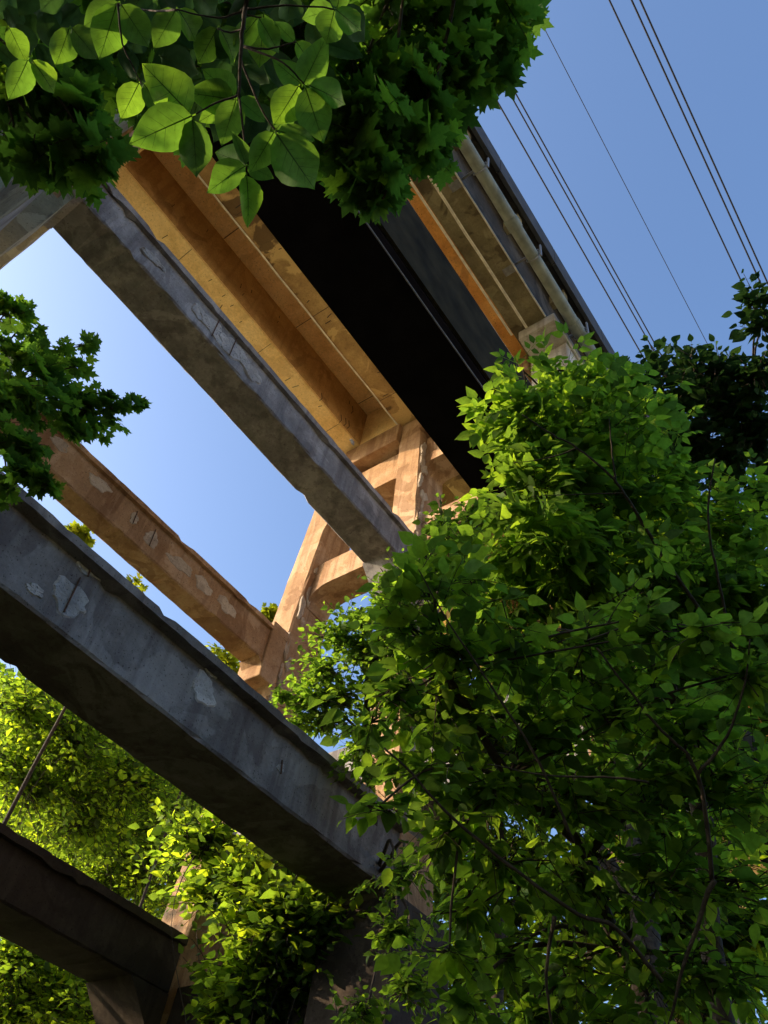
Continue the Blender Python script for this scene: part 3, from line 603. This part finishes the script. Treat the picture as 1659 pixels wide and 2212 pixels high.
# dark tree against the sky at the right
d0 = at(1900, 2300, 9.0); b = (float(d0[0]), float(d0[1]), GZ)
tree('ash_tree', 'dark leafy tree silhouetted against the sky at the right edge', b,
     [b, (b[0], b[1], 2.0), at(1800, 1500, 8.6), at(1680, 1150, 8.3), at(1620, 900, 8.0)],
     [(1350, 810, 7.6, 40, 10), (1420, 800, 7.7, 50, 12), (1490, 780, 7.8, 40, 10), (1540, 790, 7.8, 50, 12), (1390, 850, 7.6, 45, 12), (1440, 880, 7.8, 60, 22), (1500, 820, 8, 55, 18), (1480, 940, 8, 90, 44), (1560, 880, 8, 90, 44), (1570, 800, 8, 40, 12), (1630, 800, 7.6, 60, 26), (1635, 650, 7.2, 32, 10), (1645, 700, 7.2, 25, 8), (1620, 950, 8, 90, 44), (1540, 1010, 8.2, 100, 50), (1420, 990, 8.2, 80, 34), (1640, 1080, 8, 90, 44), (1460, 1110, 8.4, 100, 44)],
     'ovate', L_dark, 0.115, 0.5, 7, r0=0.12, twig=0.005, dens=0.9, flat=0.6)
# trees farther off by the left leg
d0 = at(820, 2500, 13.0); b = (float(d0[0]), float(d0[1]), GZ)
tree('bushy_tree', 'fresh green bushy tree growing against the left leg above the lower beam', b,
     [b, (b[0], b[1], 1.0), at(810, 1900, 13), at(790, 1600, 13), at(800, 1430, 13)],
     [(735, 1370, 13, 55, 40), (690, 1450, 13, 55, 46), (660, 1510, 13, 40, 30), (780, 1340, 13, 40, 24), (790, 1400, 13, 80, 80), (730, 1500, 13, 70, 70), (690, 1560, 13, 50, 40), (850, 1300, 12.5, 65, 54), (880, 1400, 12.5, 90, 90), (830, 1490, 13, 80, 70), (780, 1620, 12.5, 60, 40), (960, 1140, 12.5, 45, 30), (870, 1880, 9.5, 60, 30), (860, 2010, 9.5, 70, 36), (890, 2130, 9.5, 80, 40), (790, 2190, 9.5, 60, 26), (610, 1500, 13, 22, 10), (640, 1560, 13, 25, 12), (840, 1250, 12.5, 35, 18), (1030, 1110, 12.5, 45, 34), (1000, 1180, 12, 60, 44), (920, 1230, 12, 70, 50), (830, 1660, 12, 60, 40)],
     'ovate', L_elder, 0.12, 0.55, 7, r0=0.14, twig=0.006, flat=0.6)
# maple at the left edge
d0 = at(-420, 2400, 8.5); b = (float(d0[0]), float(d0[1]), GZ)
lmap = tree('maple_tree', 'maple reaching in from the left edge against the pale sky', b,
     [b, (b[0], b[1], 2.0), at(-420, 1300, 8.2), at(-300, 1000, 8.0), at(-180, 880, 7.9), at(-80, 860, 7.8)],
     [(15, 670, 7.6, 38, 12), (60, 690, 7.7, 22, 5), (30, 760, 7.6, 50, 22), (90, 790, 7.7, 45, 18), (150, 760, 7.9, 32, 10), (185, 745, 8.0, 18, 4), (170, 790, 8, 25, 7), (60, 860, 7.6, 70, 40), (140, 870, 7.8, 50, 22), (190, 880, 8, 45, 20), (240, 870, 8, 32, 10), (285, 870, 8.1, 16, 4), (205, 925, 8, 26, 7), (165, 930, 7.9, 30, 9), (30, 950, 7.4, 60, 30), (60, 1020, 7.3, 40, 18), (110, 1050, 7.3, 32, 12), (20, 1060, 7.3, 30, 8), (0, 860, 7.4, 60, 30)],
     'maple', L_maple, 0.115, 0.36, 6, r0=0.12, twig=0.004, tilt=0.25, dens=0.5, flat=0.35, droop=0.15)
shade_canopy(lmap, [((-13, -4, 6), 2.5, 200), ((-16, -7, 7), 3.0, 240), ((-15, -3, 4), 2.5, 200), ((-13, -8, 4), 2.5, 200), ((-20, -7, 9), 3.0, 240), ((-22, -4, 6), 3.0, 240), ((-24, -2, 9), 3.0, 240), ((-26, 0, 6), 3.0, 240), ((-21, -4, 10), 2.5, 220), ((-27, 2, 10), 2.8, 220), ((-17, -3, 8), 2.2, 200), ((-20, 0, 6), 2.4, 220), ((-18, -2, 3), 2.6, 220), ((-5.2, -3.8, 3.7), 1.5, 55), ((-6.8, -5.0, 4.3), 1.6, 55), ((-4.2, -3.6, 3.0), 1.2, 30)], L_maple)
# maple overhead at the top
b = (2.6, -2.6, GZ)
tmap = tree('maple_tree', 'dense dark maple overhead hiding the near end of the deck edge', b,
     [b, (2.4, -2.4, 1.5), (2.0, -2.0, 3.4), (1.2, -1.3, 4.4), (0.2, -0.5, 5.0)],
     [(1110, 25, 4.4, 40, 10), (1040, 60, 4.3, 80, 34), (940, 60, 4.2, 110, 56), (820, 70, 4.1, 110, 56), (1030, 150, 4.3, 60, 20), (950, 180, 4.2, 70, 30), (870, 190, 4.1, 110, 54), (770, 180, 4.0, 90, 40), (940, 260, 4.2, 45, 14), (880, 300, 4.1, 75, 30), (800, 300, 4.0, 90, 38), (740, 290, 4.0, 70, 26), (830, 375, 4.0, 45, 14), (780, 380, 4.0, 38, 9), (830, 425, 4.0, 20, 4), (700, 90, 4.2, 100, 40)],
     'maple', L_maple, 0.125, 0.42, 6, r0=0.11, twig=0.0035, tilt=0.3, dens=0.46, flat=0.5, droop=0.25)
shade_canopy(tmap, [((1.8, -2.6, 4.6), 1.5, 70), ((3.5, -3.0, 5.0), 1.8, 90), ((0.5, -4.5, 5.0), 1.8, 90), ((2.5, -6.0, 6.0), 2.2, 120)], L_maple)
# maple sprays at the upper left
b = (-1.6, -3.4, GZ)
tree('maple_tree', 'shaded maple sprays at the upper left corner over the near leg', b,
     [b, (-1.6, -3.2, 1.6), (-1.8, -2.4, 2.8), (-1.9, -1.4, 3.2), (-1.9, -0.9, 3.3)],
     [(50, 200, 3.2, 90, 26), (40, 310, 3.2, 45, 10), (110, 320, 3.1, 50, 12), (170, 260, 3.2, 60, 16), (195, 345, 3.1, 32, 6), (130, 150, 3.4, 90, 24), (260, 90, 3.6, 110, 30), (400, 90, 3.8, 110, 30), (540, 70, 3.8, 110, 30), (650, 60, 3.8, 90, 22), (60, 50, 3.4, 100, 26), (620, 180, 3.9, 70, 14), (330, 170, 3.8, 70, 14)],
     'maple', L_maple, 0.11, 0.30, 6, r0=0.06, twig=0.003, tilt=0.4, dens=0.6, flat=0.5, droop=0.25)
# background wood at the lower left and behind the right foliage
BK = [('far leafy tree closing the view behind the left edge of the wood', [(60, 1560, 40, 130, 120), (220, 1660, 40, 150, 150), (60, 1760, 40, 150, 150), (240, 1850, 40, 150, 150)]),
      ('far leafy tree closing the view behind the bottom centre', [(420, 1780, 42, 130, 130), (560, 1900, 42, 130, 130), (420, 1950, 42, 130, 130), (640, 2050, 42, 140, 130), (330, 2150, 42, 150, 150), (560, 2180, 42, 150, 150), (120, 2120, 42, 160, 160)]),
      ('yellow-green sunlit tree between the two lower beams at the left edge', [(60, 1520, 26, 90, 130), (160, 1590, 26, 110, 180), (60, 1680, 26, 120, 200), (280, 1680, 27, 110, 180), (180, 1760, 27, 110, 180)]),
      ('yellow-green sunlit tree under the middle of the lower beam', [(380, 1740, 30, 90, 150), (420, 1850, 30, 90, 150), (300, 1860, 30, 90, 140), (230, 1920, 30, 80, 100), (480, 1950, 31, 80, 120), (520, 1860, 31, 60, 80)]),
      ('tree below the dark lowest beam in the bottom left corner', [(40, 2060, 22, 90, 150), (130, 2150, 22, 110, 180), (240, 2190, 22, 90, 150), (20, 2180, 22, 90, 130)]),
      ('leafy tree beside the shadowed pier at the bottom centre', [(590, 1960, 13, 80, 60), (640, 2060, 13, 90, 80), (560, 2090, 13, 90, 80), (620, 2180, 13, 100, 90), (680, 1990, 13, 60, 50), (700, 2140, 13, 60, 50), (540, 1880, 14, 60, 40), (450, 1800, 15, 70, 40), (470, 1900, 15, 70, 40), (500, 2180, 13, 80, 50)])]
for lab, cl in BK:
    cl = cl + [(x + random.uniform(-70, 70), y + random.uniform(-60, 60), d + 4, rp * 1.2, n) for x, y, d, rp, n in cl]
    cx = sum(c[0] for c in cl) / len(cl); dp = cl[0][2]; q = at(cx, cl[0][1] + 100, dp); b = (float(q[0]), float(q[1]), GZ)
    tree('woodland_tree', lab, b, [b, (b[0] + 0.3, b[1] - 0.2, 2.0), (b[0] - 0.3, b[1] + 0.3, float(q[2]) * 0.3), (b[0] + 0.2, b[1], float(q[2]) * 0.42)], cl, 'small', L_back, 0.22 if dp < 35 else 0.42, 1.1, 9, group='woodland trees behind the bridge', r0=0.06, twig=0.010, dens=1.5, outward=1.0, tilt=0.8)
BR = [('shadowed small tree in front of the right pier leg, low in the picture', [(1380, 1500, 9, 100, 60), (1420, 1650, 9, 120, 80), (1450, 1800, 9, 120, 80), (1480, 1950, 9, 120, 80), (1520, 2100, 9, 120, 80), (1340, 1350, 9, 70, 30), (1600, 2000, 9, 100, 50), (1360, 2000, 9, 100, 60), (1060, 1600, 9, 90, 60), (1150, 1630, 9, 90, 50), (1000, 1520, 9, 70, 40), (1180, 1500, 9, 90, 50)]),
      ('dim woodland tree seen through gaps behind the right foliage', [(1000, 1700, 17, 140, 260), (1200, 1600, 17, 160, 300), (1150, 1900, 17, 160, 320), (1050, 2080, 17, 130, 260), (1000, 1920, 17, 90, 160), (1180, 2150, 17, 130, 240), (980, 2180, 17, 80, 120)]),
      ('dim woodland tree behind the foliage at the right edge', [(1420, 1500, 18, 170, 210), (1590, 1350, 18, 150, 180), (1450, 1800, 18, 180, 210), (1600, 1700, 18, 150, 180), (1400, 2080, 18, 180, 320), (1600, 2050, 18, 150, 280), (1330, 1950, 18, 150, 260), (1300, 1420, 18, 130, 160)])]
for lab, cl in BR:
    cx = sum(c[0] for c in cl) / len(cl); dp = cl[0][2]; q = at(cx, cl[0][1], dp); b = (float(q[0]), float(q[1]), GZ)
    tree('woodland_tree', lab, b, [b, (b[0], b[1], 2.0), (b[0], b[1], float(q[2]) * 0.6), (b[0], b[1], float(q[2]) + 1)], cl, 'small', L_back, 0.19, 1.0, 9, group='woodland trees behind the bridge', r0=0.22, twig=0.01)
YT = [('small yellow-green tree top just left of the left leg', [(590, 1325, 30, 16, 40), (575, 1340, 30, 14, 30)]), ('small yellow tree top poking up between the two left beams', [(165, 1140, 26, 14, 16), (185, 1155, 26, 16, 20)]),
      ('green tree top showing below the bracket of the left beam', [(490, 1425, 30, 30, 60), (515, 1460, 30, 30, 60), (470, 1400, 30, 14, 20)]), ('tiny leaf tips rising over the top of the lower beam', [(285, 1252, 22, 8, 4), (308, 1278, 22, 6, 3)])]
for lab, cl in YT:
    q = at(cl[0][0], cl[0][1], cl[0][2]); b = (float(q[0]), float(q[1]), GZ)
    tree('woodland_tree', lab, b, [b, (b[0], b[1], 2.0), (b[0], b[1], float(q[2]) * 0.6), (b[0], b[1], float(q[2]) - 0.5)], cl, 'maple' if len(cl) == 2 else 'small', L_yel, 0.22, 0.8, 7, group='woodland trees behind the bridge', r0=0.08, twig=0.008, dens=0.5)

# unseen hedge added to keep bounced light off the lower struts
Ms, Ps = [], []
for y in np.arange(-22, 40, 1.5):
    n = 90; P = np.stack([rng.uniform(-23.5, -19.5, n), y + rng.uniform(-1.2, 1.2, n), GZ + rng.uniform(0, 1, n) ** 0.7 * 5.2], 1)
    m, p = sprig_leaves(P, norm(rng.normal(0, 1, (n, 3)) + np.array([0, 0, 0.5])), np.full(n, 0.9), 4, 0.5, tilt=0.9); Ms.append(m); Ps.append(p)
Ms = np.concatenate(Ms); Ps = np.concatenate(Ps); tv, tf = TEMPL['small'][0]
W = (np.einsum('nij,vj->nvi', Ms, tv) + Ps[:, None, :]).reshape(-1, 3)
tag(link_mesh('shade_hedge', tri_mesh('shade_hedge', W, (tf[None] + (np.arange(len(Ps)) * len(tv))[:, None, None]).reshape(-1, 3), (0, 0, 0)), L_maple), 'unseen low hedge added to block bounced light', 'shade_hedge', kind='stuff')
# the near branch with big leaflets, laid out leaf by leaf
nb = empty('shrub', (0.9, -1.4, GZ), 'backlit branch of large toothed leaves hanging close overhead at the top', 'shrub')
limb([(0.9, -1.4, GZ), (0.8, -1.3, 0.2), (0.45, -0.9, 1.4), at(620, -260, 1.75), at(535, 0, 1.7), at(522, 110, 1.7), at(515, 210, 1.7)], [0.03, 0.025, 0.018, 0.009, 0.005, 0.004, 0.003], nb, 'stem')
NL = [(415, 250, 278, 312, 1.0), (416, 258, 428, 398, 1.0), (410, 245, 312, 140, 1.02), (400, 250, 330, 215, 1.05), (510, 215, 478, 316, 1.08), (505, 215, 405, 200, 1.1), (515, 215, 578, 262, 1.1), (508, 210, 440, 150, 1.1), (510, 215, 430, 262, 1.12),
      (530, 358, 440, 414, 0.98), (533, 380, 544, 487, 0.97), (530, 355, 512, 292, 1.0), (535, 358, 592, 385, 1.03), (532, 356, 470, 330, 1.03), (598, 290, 688, 421, 0.98), (592, 285, 540, 375, 0.98), (600, 282, 685, 306, 1.0), (596, 280, 640, 225, 1.03), (590, 283, 610, 370, 1.04),
      (668, 184, 762, 225, 1.0), (660, 190, 700, 312, 1.0), (655, 182, 705, 82, 1.02), (645, 186, 590, 275, 1.03), (650, 180, 590, 130, 1.08), (725, 20, 792, 76, 1.0), (722, 22, 702, 100, 1.02), (728, 18, 745, -60, 1.0), (720, 20, 650, 40, 1.05),
      (252, 10, 215, 132, 1.1), (262, 10, 328, 110, 1.08), (255, 5, 180, 60, 1.12), (380, 20, 330, 110, 1.12), (385, 20, 440, 100, 1.14), (470, 60, 420, 150, 1.15), (475, 60, 530, 150, 1.12), (560, 40, 610, 120, 1.1), (555, 40, 500, 110, 1.12), (570, 30, 560, 150, 1.14), (60, 130, 20, 220, 1.2), (70, 130, 130, 210, 1.2), (20, 60, 60, 140, 1.2), (150, 60, 120, 150, 1.22), (155, 60, 215, 130, 1.2), (300, 180, 260, 260, 1.2), (310, 180, 360, 250, 1.18), (640, 90, 690, 160, 1.15), (635, 90, 590, 40, 1.13)]
n_front = len(NL)
for _ in range(60):
    x, y = random.uniform(300, 740), random.uniform(-60, 230)
    if y > 150 and not 400 < x < 690: continue
    a = random.uniform(0.2, 2.9); NL.append((x, y, x + 95 * math.cos(a), y + 95 * math.sin(a), random.uniform(1.15, 1.45)))
for _ in range(26):
    x, y = random.uniform(-20, 280), random.uniform(-60, 120); a = random.uniform(0.4, 2.7); NL.append((x, y, x + 85 * math.cos(a), y + 85 * math.sin(a), random.uniform(1.2, 1.5)))
Ms = []; Ps = []
up = norm(np.array([0.1, -0.1, 1.0]))
for x0, y0, x1, y1, k in NL:
    p0 = at(x0, y0, 1.7 * k); p1 = at(x1, y1, 1.7 * k + rng.normal(0, 0.025)); d = p1 - p0; L = np.linalg.norm(d); d /= L
    nm = norm(up * 0.5 + norm(p0) * 0.9 + rng.normal(0, 0.16, 3)); X = norm(np.cross(d, nm)); Z = np.cross(X, d)
    Ms.append(np.stack([X, d, Z], 1) * L); Ps.append(p0)
emit_leaves(nb, 'near', np.array(Ms[:n_front]), np.array(Ps[:n_front]), L_near, 150); emit_leaves(nb, 'near', np.array(Ms[n_front:]), np.array(Ps[n_front:]), L_dark, 150)  # leaves behind carry their shade as a darker leaf colour
for a_, b_ in (((515, 205), (415, 252)), ((516, 208), (531, 360)), ((520, 130), (596, 284)), ((525, 100), (660, 186)), ((533, 20), (725, 20)), ((530, 60), (470, 62)), ((535, 20), (380, 20)), ((380, 20), (255, 8)), ((535, 10), (565, 38)), ((596, 284), (602, 300)), ((255, 8), (305, 180)), ((525, 100), (640, 90))):
    p, q = at(*a_, 1.72), at(*b_, 1.72 + 0.3 * (b_[0] < 350)); limb([p, (p + q) / 2 + rng.normal(0, 0.012, 3), q], [0.0028, 0.0022, 0.0016], nb, 'twig', 5)
